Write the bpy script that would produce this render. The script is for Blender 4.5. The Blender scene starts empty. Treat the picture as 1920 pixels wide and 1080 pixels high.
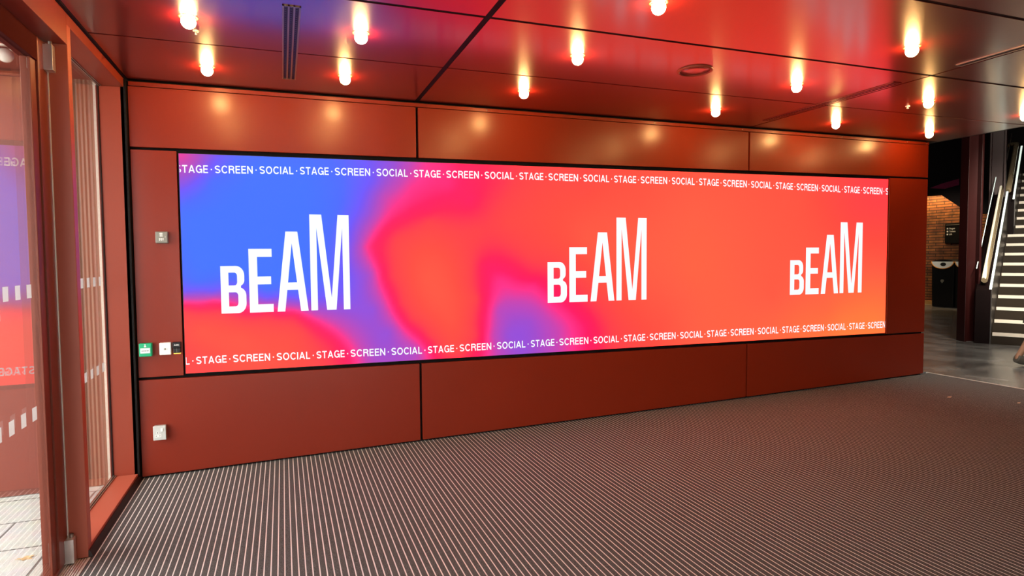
# Entrance lobby with a long LED screen on a red panelled wall. Units: metres.
GLOBE = 240.0      # radiance of the glowing globes
GLASSF0 = .13
PITCH, DROP = .0322, .0011     # spacing and depth of the matting strips
REDGAIN, BLUEGAIN = 2.2, 1.45   # the display is brighter than white in the picture
BRICKW, STAIRW, STAIRS, LOBW, BINW, SKY = 95, 110, 1700, 150, 320, 8.4
FIELD = [(0.33,2.292,0.42),(0.41,2.266,0.36),(0.37,2.226,0.36),(0.44,2.153,0.22),(0.34,2.093,0.24),(0.34,1.885,0.02),(0.53,2.119,0.06),(0.68,2.279,0.1),(0.82,2.239,0.0),(1.12,2.22,0.0),(1.43,2.172,0.08),(1.67,2.16,0.2),(1.84,2.284,0.28),(1.64,2.325,0.2),(1.28,2.324,0.06),(2.1,2.347,0.44),(2.37,2.308,0.5),(2.65,2.307,0.56),(3.04,2.301,0.64),(0.7,1.891,0.0),(1.07,1.898,0.0),(1.35,1.903,0.05),(1.51,1.989,0.14),(1.63,1.908,0.27),(1.76,2.037,0.38),(1.97,2.128,0.44),(2.28,2.16,0.47),(2.46,2.034,0.5),(1.92,1.905,0.5),(2.1,1.938,0.52),(1.75,1.784,0.5),(1.86,1.699,0.63),(2.05,1.613,0.7),(2.09,1.396,0.74),(2.18,1.218,0.74),(2.31,1.036,0.72),(2.31,0.813,0.68),(2.12,1.852,0.62),(2.55,1.746,0.62),(1.66,1.648,0.5),(1.7,1.53,0.5),(1.74,1.381,0.5),(1.82,1.186,0.5),(1.9,1.032,0.5),(2.03,0.908,0.5),(2.13,0.77,0.5),(1.62,1.425,0.3),(1.66,1.149,0.27),(1.78,0.964,0.28),(1.99,0.787,0.33),(1.82,0.789,0.31),(1.53,1.698,0.26),(1.6,1.648,0.42),(1.5,1.406,0.22),(1.41,1.2,0.24),(1.25,1.246,0.2),(0.87,1.338,0.04),(1.1,1.292,0.1),(0.52,1.502,0.0),(0.41,1.407,0.04),(0.32,1.321,0.2),(0.32,1.275,0.38),(0.32,1.229,0.5),(0.32,1.183,0.62),(0.51,1.261,0.45),(0.51,1.316,0.2),(0.58,1.2,0.56),(0.87,1.158,0.56),(0.87,1.258,0.2),(1.06,1.122,0.56),(1.25,1.073,0.44),(1.41,0.949,0.44),(1.33,0.903,0.55),(1.46,0.786,0.5),(1.65,0.757,0.32),(1.57,0.898,0.35),(1.25,1.164,0.3),(0.43,1.038,0.72),(0.68,0.987,0.72),(0.36,0.887,0.66),(0.5,0.761,0.66),(0.86,0.897,0.7),(1.09,0.986,0.66),(1.2,0.835,0.64),(1.36,0.742,0.58),(1.79,1.401,0.58),(1.88,1.184,0.6),(1.96,1.051,0.6),(2.1,0.913,0.6),(2.22,0.796,0.62),(1.83,1.571,0.62),(2.57,1.477,0.53),(2.63,1.485,0.51),(2.93,1.385,0.52),(3.04,1.318,0.47),(3.0,0.993,0.3),(2.93,0.726,0.28),(3.21,1.126,0.45),(3.49,1.097,0.54),(3.55,0.935,0.5),(3.3,0.932,0.4),(3.69,0.84,0.56),(3.4,0.716,0.44),(3.77,0.728,0.6),(3.89,1.008,0.67),(2.72,1.343,0.45),(2.72,1.097,0.35),(2.87,1.234,0.42),(2.79,0.877,0.28),(2.64,0.885,0.4),(2.57,1.066,0.52),(2.55,1.274,0.55),(2.51,0.892,0.6),(2.5,1.209,0.64),(2.45,1.478,0.64),(2.87,1.482,0.55),(3.03,1.416,0.57),(2.99,1.592,0.64),(2.52,1.768,0.63),(2.34,1.912,0.57),(2.44,2.06,0.52),(2.62,2.029,0.58),(2.8,1.857,0.66),(3.04,1.934,0.68),(3.55,2.18,0.68),(3.55,1.704,0.75),(4.7,1.963,0.78),(4.7,1.451,0.8),(5.34,1.71,0.77),(4.4,0.947,0.73),(4.71,0.804,0.78),(5.69,1.166,0.76),(6.41,0.976,0.83),(7.12,0.832,0.93),(7.11,1.098,0.86),(7.26,1.538,0.73),(7.2,2.242,0.62),(6.77,2.001,0.66),(6.02,2.097,0.73),(6.48,1.43,0.76),(6.05,0.765,0.86),(5.35,0.772,0.8),(3.99,1.558,0.77),(4.11,2.051,0.73),(3.66,1.27,0.68),(3.34,1.325,0.6),(5.33,2.239,0.74),(7.21,1.891,0.67),(6.64,0.765,0.93),(2.74,2.198,0.58),(2.84,1.657,0.62)]
import bpy, bmesh, math, random
import numpy as np
from mathutils import Vector, Matrix
random.seed(7)
scene = bpy.context.scene
COL = scene.collection
PI = math.pi

# ------------------------------------------------------------------ render look
scene.view_settings.view_transform = 'Standard'
scene.view_settings.look = 'None'
scene.view_settings.exposure = 0.0
scene.view_settings.gamma = 1.0
scene.cycles.use_denoising = True
scene.cycles.max_bounces = 10
scene.cycles.transparent_max_bounces = 16
scene.cycles.sample_clamp_indirect = 6.0
scene.cycles.caustics_reflective = False
scene.cycles.caustics_refractive = False

# ------------------------------------------------------------------ materials
def lin(c):
    return tuple(((v/255.0)/12.92 if v/255.0 <= .04045 else ((v/255.0+.055)/1.055)**2.4) for v in c)
def new_mat(name):
    m = bpy.data.materials.new(name); m.use_nodes = True
    nt = m.node_tree
    return m, nt, nt.nodes['Principled BSDF']
def paint(name, col, rough=.4, spec=.5, metal=0.0, vary=.06, scale=3.0, bump=0.0, bscale=200.0, coat=0.0, crough=.25):
    """plain surface with a little procedural variation of its colour"""
    m, nt, b = new_mat(name)
    tc = nt.nodes.new('ShaderNodeTexCoord')
    nz = nt.nodes.new('ShaderNodeTexNoise'); nz.inputs['Scale'].default_value = scale; nz.inputs['Detail'].default_value = 3
    nt.links.new(tc.outputs['Object'], nz.inputs['Vector'])
    rp = nt.nodes.new('ShaderNodeValToRGB')
    rp.color_ramp.elements[0].position = .3; rp.color_ramp.elements[1].position = .7
    rp.color_ramp.elements[0].color = tuple(c*(1-vary) for c in col)+(1,)
    rp.color_ramp.elements[1].color = tuple(min(1, c*(1+vary)) for c in col)+(1,)
    nt.links.new(nz.outputs['Fac'], rp.inputs['Fac']); nt.links.new(rp.outputs['Color'], b.inputs['Base Color'])
    b.inputs['Roughness'].default_value = rough; b.inputs['Specular IOR Level'].default_value = spec
    b.inputs['Metallic'].default_value = metal
    if coat:
        b.inputs['Coat Weight'].default_value = coat; b.inputs['Coat Roughness'].default_value = crough; b.inputs['Coat IOR'].default_value = 1.62 if coat > .9 else 1.5
    if bump:
        n2 = nt.nodes.new('ShaderNodeTexNoise'); n2.inputs['Scale'].default_value = bscale
        nt.links.new(tc.outputs['Object'], n2.inputs['Vector'])
        bp = nt.nodes.new('ShaderNodeBump'); bp.inputs['Strength'].default_value = bump; bp.inputs['Distance'].default_value = .002
        nt.links.new(n2.outputs['Fac'], bp.inputs['Height']); nt.links.new(bp.outputs['Normal'], b.inputs['Normal'])
    return m
def emit(name, col, strength, base=None):
    m, nt, b = new_mat(name)
    b.inputs['Base Color'].default_value = (base or col)+(1,)
    b.inputs['Emission Color'].default_value = col+(1,)
    b.inputs['Emission Strength'].default_value = strength
    b.inputs['Roughness'].default_value = .4
    return m

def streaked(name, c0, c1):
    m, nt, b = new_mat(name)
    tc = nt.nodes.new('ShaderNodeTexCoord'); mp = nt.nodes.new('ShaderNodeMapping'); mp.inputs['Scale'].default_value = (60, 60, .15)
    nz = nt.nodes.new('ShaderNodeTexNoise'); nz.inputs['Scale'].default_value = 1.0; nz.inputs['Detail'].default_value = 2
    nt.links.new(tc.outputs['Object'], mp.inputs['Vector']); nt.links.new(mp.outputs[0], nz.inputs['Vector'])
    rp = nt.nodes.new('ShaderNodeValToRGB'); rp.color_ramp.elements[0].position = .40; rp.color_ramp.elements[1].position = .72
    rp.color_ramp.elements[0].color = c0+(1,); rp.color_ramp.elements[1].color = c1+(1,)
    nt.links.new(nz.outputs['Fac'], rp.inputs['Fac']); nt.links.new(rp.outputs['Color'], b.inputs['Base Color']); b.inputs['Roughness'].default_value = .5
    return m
RED = (0.215, 0.0165, 0.003)
M = {}
M['wall'] = paint('red_panel_paint', RED, rough=.50, spec=.14, vary=.04, scale=1.2, coat=.50, crough=.27)
M['ceil'] = paint('red_ceiling_paint', (0.13, 0.007, 0.005), rough=.34, spec=.25, vary=.03, scale=1.0, coat=1.0, crough=.17)
M['frame'] = paint('red_frame_paint', (0.255, 0.040, 0.020), rough=.38, spec=.25, vary=.04, scale=2)
M['daylit_frame'] = paint('red_frame_with_daylight', (0.42, 0.095, 0.055), rough=.38, spec=.3, vary=.04, scale=2)  # frame red lightened: daylight on post and sill put into the colour
M['doorpaint'] = paint('brown_red_door_paint', (0.19, 0.042, 0.024), rough=.38, spec=.25, vary=.04, scale=2)
M['rail_shaded'] = paint('door_rail_painted_shade', (0.07, 0.017, 0.015), rough=.8, spec=0.0)  # top rail darkened in colour for the shade under the header
M['outwall'] = paint('outdoor_red_panel', (0.18, 0.042, 0.027), rough=.5, spec=.4, vary=.05)
M['joint'] = paint('black_joint', (0.004, 0.002, 0.002), rough=.8, spec=.2)
M['black'] = paint('black_plastic', (0.006, 0.006, 0.007), rough=.35, spec=.4)
M['skirt'] = paint('black_skirting', (0.012, 0.004, 0.004), rough=.35, spec=.5)
M['alu'] = paint('anodised_aluminium', (0.72, 0.71, 0.68), rough=.32, metal=.85)
M['steel'] = paint('pale_steel_trim', (0.80, 0.76, 0.70), rough=.35, metal=.4)
M['bead'] = paint('glazing_bead_steel', (0.45, 0.36, 0.30), rough=.3, metal=.8)
M['white'] = paint('white_plastic', (0.80, 0.82, 0.80), rough=.35)
M['socket'] = paint('pale_metal_plate', (0.62, 0.66, 0.64), rough=.3, metal=.35)
M['grey'] = paint('grey_metal_plate', (0.23, 0.22, 0.19), rough=.4, metal=.3)
M['green'] = paint('green_plastic', (0.0, 0.36, 0.16), rough=.35)
M['ink'] = paint('black_ink', (0.01, 0.01, 0.01), rough=.6)
M['whiteink'] = paint('white_ink', (0.78, 0.78, 0.76), rough=.6)
M['amber'] = emit('amber_indicator', (1.0, .55, .08), 1.5)
M['rim'] = paint('lamp_rim_brass', (0.30, 0.20, 0.10), rough=.3, metal=.7)
M['globe'] = emit('warm_globe_glow', (1.0, 0.55, 0.18), GLOBE, base=(.9, .85, .8))
M['globe_off'] = paint('opal_globe_unlit', (0.78, 0.74, 0.66), rough=.25)
M['slot'] = paint('dark_slot', (0.008, 0.008, 0.008), rough=.6)
M['dots'] = paint('frosted_white_film', (0.50, 0.52, 0.54), rough=.6)
M['cream'] = paint('cream_painted_daylight', (0.80, 0.74, 0.62), rough=.5)  # daylight on the outer reveal, put in as a cream strip
M['light_streak'] = streaked('painted_light_streaks', (.17, .070, .040), (.24, .13, .075))  # streaks of reflected light behind the side light, painted as colour
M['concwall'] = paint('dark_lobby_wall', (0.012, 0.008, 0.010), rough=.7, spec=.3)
M['column'] = paint('oxblood_steel', (0.030, 0.0035, 0.003), rough=.4, spec=.4)
M['magenta'] = paint('soffit_painted_magenta_light', (0.30, 0.03, 0.10), rough=.5)  # magenta light on the soffit edge given as its base colour
M['timber'] = paint('pale_timber_plinth', (0.45, 0.25, 0.09), rough=.5)
M['riser'] = paint('brown_stair_riser', (0.030, 0.022, 0.015), rough=.6, spec=.12)
M['tread'] = paint('brown_stair_tread', (0.06, 0.05, 0.04), rough=.45)
M['nosing'] = paint('cream_stair_nosing', (0.88, 0.79, 0.66), rough=.45)
M['parapet'] = paint('dark_stair_parapet', (0.007, 0.003, 0.003), rough=.6, spec=.08)
M['parapet_in'] = paint('grey_stair_lining', (0.045, 0.038, 0.034), rough=.4)
M['led'] = emit('cap_strip_glow', (0.88, 1.0, 0.90), 0.85)  # light on parapet cap strips and glass rim put in as glow
M['rail'] = paint('brass_handrail', (0.85, 0.66, 0.40), rough=.25, metal=.7)
M['railglow'] = emit('lit_handrail', (1.0, 0.90, 0.68), 0.55, base=(.8, .7, .5))
M['skin'] = paint('skin', (0.36, 0.19, 0.12), rough=.6, vary=.04)
M['shoe'] = paint('grey_suede_shoe', (0.10, 0.09, 0.075), rough=.7)
M['cloth'] = paint('dark_olive_cloth', (0.06, 0.055, 0.04), rough=.85, bump=.3)
M['hair'] = paint('brown_hair', (0.04, 0.02, 0.012), rough=.5)
M['leaf'] = paint('dry_leaf', (0.62, 0.42, 0.20), rough=.7)
M['scrap'] = paint('paper_scrap', (0.62, 0.45, 0.30), rough=.7)

def glass_mat(name, f0=.07, tint=(1, 1, 1)):
    m = bpy.data.materials.new(name); m.use_nodes = True; nt = m.node_tree
    for n in list(nt.nodes): nt.nodes.remove(n)
    out = nt.nodes.new('ShaderNodeOutputMaterial'); mix = nt.nodes.new('ShaderNodeMixShader')
    tr = nt.nodes.new('ShaderNodeBsdfTransparent'); tr.inputs['Color'].default_value = tint+(1,)
    gl = nt.nodes.new('ShaderNodeBsdfGlossy'); gl.inputs['Roughness'].default_value = .015
    geo = nt.nodes.new('ShaderNodeNewGeometry')
    dot = nt.nodes.new('ShaderNodeVectorMath'); dot.operation = 'DOT_PRODUCT'
    nt.links.new(geo.outputs['Incoming'], dot.inputs[0]); nt.links.new(geo.outputs['Normal'], dot.inputs[1])
    def math_(op, a, b=None):
        n = nt.nodes.new('ShaderNodeMath'); n.operation = op
        for i, v in enumerate((a, b)):
            if v is None: continue
            if isinstance(v, (int, float)): n.inputs[i].default_value = v
            else: nt.links.new(v, n.inputs[i])
        return n.outputs[0]
    c = math_('ABSOLUTE', dot.outputs['Value'])
    p = math_('POWER', math_('SUBTRACT', 1.0, c), 5.0)
    f = math_('ADD', math_('MULTIPLY', p, 1-f0), f0)
    nt.links.new(f, mix.inputs['Fac']); nt.links.new(tr.outputs[0], mix.inputs[1]); nt.links.new(gl.outputs[0], mix.inputs[2])
    nt.links.new(mix.outputs[0], out.inputs['Surface'])
    return m
def film():
    m = bpy.data.materials.new('frosted_film'); m.use_nodes = True; nt = m.node_tree; b = nt.nodes['Principled BSDF']; out = nt.nodes['Material Output']
    b.inputs['Base Color'].default_value = (.55, .57, .58, 1); b.inputs['Roughness'].default_value = .7; b.inputs['Specular IOR Level'].default_value = .1
    tr = nt.nodes.new('ShaderNodeBsdfTranslucent'); tr.inputs['Color'].default_value = (.55, .57, .57, 1)
    mx = nt.nodes.new('ShaderNodeMixShader'); mx.inputs['Fac'].default_value = .5
    nt.links.new(b.outputs[0], mx.inputs[1]); nt.links.new(tr.outputs[0], mx.inputs[2])
    clear = nt.nodes.new('ShaderNodeBsdfTransparent'); m2 = nt.nodes.new('ShaderNodeMixShader'); m2.inputs['Fac'].default_value = .62
    nt.links.new(mx.outputs[0], m2.inputs[1]); nt.links.new(clear.outputs[0], m2.inputs[2]); nt.links.new(m2.outputs[0], out.inputs['Surface'])
    return m
M['film'] = film()
M['glass'] = glass_mat('clear_glass', GLASSF0)
M['glassstair'] = glass_mat('stair_glass', .04, (.8, .8, .8))

def matting():
    """charcoal pile of the entrance matting, flecked with grey fibres"""
    m, nt, b = new_mat('charcoal_pile')
    tc = nt.nodes.new('ShaderNodeTexCoord')
    nz = nt.nodes.new('ShaderNodeTexNoise'); nz.inputs['Scale'].default_value = 420; nz.inputs['Detail'].default_value = 2
    nt.links.new(tc.outputs['Object'], nz.inputs['Vector'])
    rp = nt.nodes.new('ShaderNodeValToRGB')
    rp.color_ramp.elements[0].position = .36; rp.color_ramp.elements[1].position = .68
    rp.color_ramp.elements[0].color = (.026, .024, .024, 1); rp.color_ramp.elements[1].color = (.195, .187, .184, 1)
    nt.links.new(nz.outputs['Fac'], rp.inputs['Fac']); nt.links.new(rp.outputs['Color'], b.inputs['Base Color'])
    b.inputs['Roughness'].default_value = .95; b.inputs['Specular IOR Level'].default_value = .04
    bp = nt.nodes.new('ShaderNodeBump'); bp.inputs['Strength'].default_value = .5; bp.inputs['Distance'].default_value = .003
    nt.links.new(nz.outputs['Fac'], bp.inputs['Height']); nt.links.new(bp.outputs['Normal'], b.inputs['Normal'])
    return m
M['matting'] = matting()
M['matbar'] = paint('pale_matting_bar', (.86, .86, .83), rough=.42, spec=.3, metal=.1, vary=.03, scale=8)

def concrete():
    m, nt, b = new_mat('polished_concrete')
    tc = nt.nodes.new('ShaderNodeTexCoord'); mp = nt.nodes.new('ShaderNodeMapping')
    mp.inputs['Scale'].default_value = (1.0, 1.0, 1.0)
    nt.links.new(tc.outputs['Object'], mp.inputs['Vector'])
    nz = nt.nodes.new('ShaderNodeTexNoise'); nz.inputs['Scale'].default_value = 2.2; nz.inputs['Detail'].default_value = 8; nz.inputs['Distortion'].default_value = .8
    nt.links.new(mp.outputs['Vector'], nz.inputs['Vector'])
    rp = nt.nodes.new('ShaderNodeValToRGB')
    rp.color_ramp.elements[0].position = .36; rp.color_ramp.elements[1].position = .66
    rp.color_ramp.elements[0].color = (.085, .080, .076, 1); rp.color_ramp.elements[1].color = (.22, .215, .205, 1)
    nt.links.new(nz.outputs['Fac'], rp.inputs['Fac']); nt.links.new(rp.outputs['Color'], b.inputs['Base Color'])
    b.inputs['Roughness'].default_value = .22
    return m
M['concrete'] = concrete()

def brick():
    m, nt, b = new_mat('rough_brickwork')
    tc = nt.nodes.new('ShaderNodeTexCoord'); mp = nt.nodes.new('ShaderNodeMapping')
    mp.inputs['Rotation'].default_value = (0, PI/2, PI/2)
    sp = nt.nodes.new('ShaderNodeSeparateXYZ'); cb = nt.nodes.new('ShaderNodeCombineXYZ')
    nt.links.new(tc.outputs['Object'], sp.inputs[0]); nt.links.new(sp.outputs['Y'], cb.inputs['X']); nt.links.new(sp.outputs['Z'], cb.inputs['Y'])
    br = nt.nodes.new('ShaderNodeTexBrick'); br.inputs['Scale'].default_value = 1.0
    br.inputs['Brick Width'].default_value = .42; br.inputs['Row Height'].default_value = .075; br.inputs['Mortar Size'].default_value = .010
    br.inputs['Color1'].default_value = (.34, .125, .035, 1); br.inputs['Color2'].default_value = (.19, .055, .02, 1); br.inputs['Mortar'].default_value = (.03, .012, .008, 1)
    nt.links.new(cb.outputs[0], br.inputs['Vector'])
    nz = nt.nodes.new('ShaderNodeTexNoise'); nz.inputs['Scale'].default_value = 4; nz.inputs['Detail'].default_value = 6
    nt.links.new(cb.outputs[0], nz.inputs['Vector'])
    mx = nt.nodes.new('ShaderNodeMix'); mx.data_type = 'RGBA'; mx.blend_type = 'MULTIPLY'; mx.inputs['Factor'].default_value = .8
    nt.links.new(br.outputs['Color'], mx.inputs['A'])
    rp = nt.nodes.new('ShaderNodeValToRGB'); rp.color_ramp.elements[0].position = .35; rp.color_ramp.elements[1].position = .6
    rp.color_ramp.elements[0].color = (.25, .25, .25, 1)
    nt.links.new(nz.outputs['Fac'], rp.inputs['Fac']); nt.links.new(rp.outputs['Color'], mx.inputs['B'])
    nt.links.new(mx.outputs['Result'], b.inputs['Base Color'])
    bp = nt.nodes.new('ShaderNodeBump'); bp.inputs['Strength'].default_value = .8; bp.inputs['Distance'].default_value = .02
    nt.links.new(br.outputs['Fac'], bp.inputs['Height']); bp.invert = True
    nt.links.new(bp.outputs['Normal'], b.inputs['Normal']); b.inputs['Roughness'].default_value = .8
    return m
M['brick'] = brick()

def paving():
    """pale stone slabs of random lengths in courses along x"""
    m, nt, b = new_mat('pale_stone_paving')
    tc = nt.nodes.new('ShaderNodeTexCoord'); mp = nt.nodes.new('ShaderNodeMapping')
    mp.inputs['Location'].default_value = (.25, .07, 0); mp.inputs['Rotation'].default_value = (0, 0, 0)
    nt.links.new(tc.outputs['Object'], mp.inputs['Vector'])
    br = nt.nodes.new('ShaderNodeTexBrick'); br.inputs['Scale'].default_value = 1.0
    br.inputs['Brick Width'].default_value = .62; br.inputs['Row Height'].default_value = .42; br.inputs['Mortar Size'].default_value = .007
    br.inputs['Color1'].default_value = (.60, .64, .62, 1); br.inputs['Color2'].default_value = (.66, .68, .65, 1); br.inputs['Mortar'].default_value = (.15, .15, .14, 1)
    nt.links.new(mp.outputs[0], br.inputs['Vector'])
    nz = nt.nodes.new('ShaderNodeTexNoise'); nz.inputs['Scale'].default_value = 9; nz.inputs['Detail'].default_value = 6
    nt.links.new(tc.outputs['Object'], nz.inputs['Vector'])
    mx = nt.nodes.new('ShaderNodeMix'); mx.data_type = 'RGBA'; mx.blend_type = 'MULTIPLY'; mx.inputs['Factor'].default_value = .25
    nt.links.new(br.outputs['Color'], mx.inputs['A']); nt.links.new(nz.outputs['Color'], mx.inputs['B'])
    nt.links.new(mx.outputs['Result'], b.inputs['Base Color']); b.inputs['Roughness'].default_value = .7
    return m
M['paving'] = paving()

def led_mat():
    m = bpy.data.materials.new('led_display'); m.use_nodes = True; nt = m.node_tree; b = nt.nodes['Principled BSDF']
    at = nt.nodes.new('ShaderNodeAttribute'); at.attribute_name = 'led'
    b.inputs['Base Color'].default_value = (.01, .01, .01, 1); b.inputs['Roughness'].default_value = .5
    b.inputs['Specular IOR Level'].default_value = .1
    nt.links.new(at.outputs['Color'], b.inputs['Emission Color']); b.inputs['Emission Strength'].default_value = 1.0
    return m
M['ledface'] = led_mat()
M['ledwhite'] = emit('led_white_lettering', (.88, .95, 1.0), 1.05, base=(.05, .05, .05))

# ------------------------------------------------------------------ mesh helpers
class MB:
    def __init__(s): s.v = []; s.f = []; s.smooth = []
    def add(s, vs, fs, sm=False):
        k = len(s.v); s.v += [tuple(v) for v in vs]; s.f += [tuple(i+k for i in f) for f in fs]; s.smooth += [sm]*len(fs); return s
    def hexa(s, p):   # 8 corners: 0-3 one end loop, 4-7 the other
        return s.add(p, [(3, 2, 1, 0), (4, 5, 6, 7), (0, 1, 5, 4), (1, 2, 6, 5), (2, 3, 7, 6), (3, 0, 4, 7)])
    def box(s, x0, x1, y0, y1, z0, z1):
        return s.hexa([(x0, y0, z0), (x1, y0, z0), (x1, y1, z0), (x0, y1, z0), (x0, y0, z1), (x1, y0, z1), (x1, y1, z1), (x0, y1, z1)])
    def prism(s, pts, d):   # planar polygon pts extruded by vector d
        n = len(pts); d = Vector(d); q = [Vector(p) for p in pts]
        return s.add(q+[p+d for p in q], [tuple(range(n))[::-1], tuple(range(n, 2*n))]+[(i, (i+1) % n, n+(i+1) % n, n+i) for i in range(n)])
    def tube(s, path, r, n=12, cap=True, closed=False):
        path = [Vector(p) for p in path]; rings = []
        m = len(path); up = None
        for i, p in enumerate(path):
            a = path[i-1] if (i > 0 or closed) else p; b = path[(i+1) % m] if (i < m-1 or closed) else p
            t = (b-a).normalized()
            if up is None: up = Vector((0, 0, 1)) if abs(t.z) < .9 else Vector((1, 0, 0))
            u = (up-t*up.dot(t)).normalized(); w = t.cross(u); up = u
            rr = r[i] if isinstance(r, (list, tuple)) else r
            rings.append([p+(u*math.cos(2*PI*k/n)+w*math.sin(2*PI*k/n))*rr for k in range(n)])
        vs = [v for R in rings for v in R]; fs = []
        for i in range(m if closed else m-1):
            for k in range(n):
                j = (i+1) % m
                fs.append((i*n+k, i*n+(k+1) % n, j*n+(k+1) % n, j*n+k))
        s.add(vs, fs, True)
        if cap and not closed:
            s.add(rings[0], [tuple(range(n))[::-1]]); s.add(rings[-1], [tuple(range(n))])
        return s
    def lathe(s, prof, c=(0, 0, 0), n=32, axis='z'):   # prof: (radius, height)
        vs = []; fs = []
        for r, h in prof:
            for k in range(n):
                a = 2*PI*k/n
                p = (r*math.cos(a), r*math.sin(a), h)
                if axis == 'y': p = (p[0], p[2], p[1])
                if axis == 'x': p = (p[2], p[0], p[1])
                vs.append((c[0]+p[0], c[1]+p[1], c[2]+p[2]))
        for i in range(len(prof)-1):
            for k in range(n): fs.append((i*n+k, i*n+(k+1) % n, (i+1)*n+(k+1) % n, (i+1)*n+k))
        return s.add(vs, fs, True)
    def build(s, name, mat, parent=None, bevel=0.0, recalc=True):
        me = bpy.data.meshes.new(name); me.from_pydata(s.v, [], s.f); me.polygons.foreach_set('use_smooth', s.smooth)
        if recalc:
            bm = bmesh.new(); bm.from_mesh(me); bmesh.ops.remove_doubles(bm, verts=bm.verts, dist=1e-6)
            bmesh.ops.recalc_face_normals(bm, faces=bm.faces); bm.to_mesh(me); bm.free()
        me.materials.append(mat); me.update()
        o = bpy.data.objects.new(name, me); COL.objects.link(o)
        if parent is not None: put(o, parent)
        if bevel:
            md = o.modifiers.new('bevel', 'BEVEL'); md.width = bevel; md.segments = 2; md.limit_method = 'ANGLE'; md.angle_limit = .6
            md.harden_normals = False
        return o
def put(o, parent):   # parent keeping world coordinates (parents are unrotated empties or meshes at a location)
    o.parent = parent
    o.matrix_parent_inverse = Matrix.Translation(-world_loc(parent))
def world_loc(o):
    l = Vector(o.location)
    p = o.parent
    if p is not None: l = l+world_loc(p)+o.matrix_parent_inverse.translation
    return l
def tag(o, label=None, cat=None, group=None, kind=None):
    if label: o['label'] = label
    if cat: o['category'] = cat
    if group: o['group'] = group
    if kind: o['kind'] = kind
    return o
def empty(name, loc, label=None, cat=None, group=None, kind=None):
    o = bpy.data.objects.new(name, None); o.empty_display_size = .1; o.location = loc; COL.objects.link(o)
    return tag(o, label, cat, group, kind)
def dup(root, delta):
    """copy of a thing with copies of its parts and sub-parts"""
    kids = lambda o: [k for k in list(bpy.data.objects) if k.parent == o]
    def cp2(o, parent, ks):
        c = o.copy(); COL.objects.link(c)
        if parent is not None:
            c.parent = parent; c.matrix_parent_inverse = o.matrix_parent_inverse.copy()
        for ch in ks: cp2(ch, c, kids(ch))
        return c
    r = cp2(root, None, kids(root)); r.location = Vector(root.location)+Vector(delta)
    return r
def struct(o, label=None):
    o['kind'] = 'structure'
    if label: o['label'] = label
    return o

# ------------------------------------------------------------------ measured room
XP1, XP2, XR = 2.029, 5.36, 7.90           # panel joints, wall end
XE = 8.03                                   # edge of the carpet and of the low ceiling
SF = 0.0211; SC = 0.00455                   # fall of the ramped floor, of the ceiling
fl = lambda x: SF*x
ce = lambda x: 2.8+SC*x
z1 = lambda x: 2.330+.01105*x               # joint under the top row of panels
z2 = lambda x: .714-.0076*x                 # joint over the bottom row
szt = lambda x: 2.3051+.01105*x             # screen top, bottom
szb = lambda x: .7352-.0076*x
SX0, SX1 = .315, 7.2816
LOB = .17                                   # lobby floor level
YB = -8.0                                   # wall behind the camera
# ------------------------------------------------------------------ camera
cam = bpy.data.cameras.new('camera'); co = bpy.data.objects.new('camera', cam); COL.objects.link(co)
yaw, pitch, roll = -0.356809, -0.048239, -0.007907
fw = Vector((-math.sin(yaw)*math.cos(pitch), math.cos(yaw)*math.cos(pitch), math.sin(pitch)))
rt = Vector((math.cos(yaw), math.sin(yaw), 0)); up = rt.cross(fw)
r2 = rt*math.cos(roll)+up*math.sin(roll); u2 = -rt*math.sin(roll)+up*math.cos(roll)
co.matrix_world = Matrix(((r2.x, u2.x, -fw.x, .98731), (r2.y, u2.y, -fw.y, -4.95208), (r2.z, u2.z, -fw.z, 1.54542), (0, 0, 0, 1)))
cam.sensor_width = 36; cam.lens = 36*1152.833/1920; cam.clip_start = .05; cam.clip_end = 200
scene.camera = co

# ------------------------------------------------------------------ floor
g = MB(); prof = [(.012, fl(0)-.12), (.012, fl(0))]; kinds = [0]
x = .012+PITCH*.4
while x < XE-PITCH:
    bw_ = PITCH*.215
    prof += [(x, fl(x)), (x+.0003, fl(x)-DROP), (x+bw_-.0003, fl(x)-DROP), (x+bw_, fl(x))]; kinds += [0, 0, 1, 0]
    x += PITCH
prof += [(XE, fl(XE)), (XE, fl(XE)-.12)]; kinds += [0, 0, 0]
n = len(prof)
g.add([(p[0], YB, p[1]) for p in prof]+[(p[0], .03, p[1]) for p in prof], [(i, (i+1) % n, n+(i+1) % n, n+i) for i in range(n)])
fo = g.build('floor', M['matting'], recalc=False); fo.data.materials.append(M['matbar'])
fo.data.polygons.foreach_set('material_index', kinds); fo.data.update()
struct(fo, 'charcoal entrance matting with thin pale metal strips')
g = MB().box(XE, XE+.022, YB, .06, LOB-.1, LOB+.004)
struct(g.build('trim_1', M['steel']), 'pale metal edging strip between striped matting and concrete floor')
g = MB().box(XE+.022, 19.5, YB, 10.2, LOB-.12, LOB)
struct(g.build('floor_lobby', M['concrete']), 'mottled grey polished concrete floor of the lobby')

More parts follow.
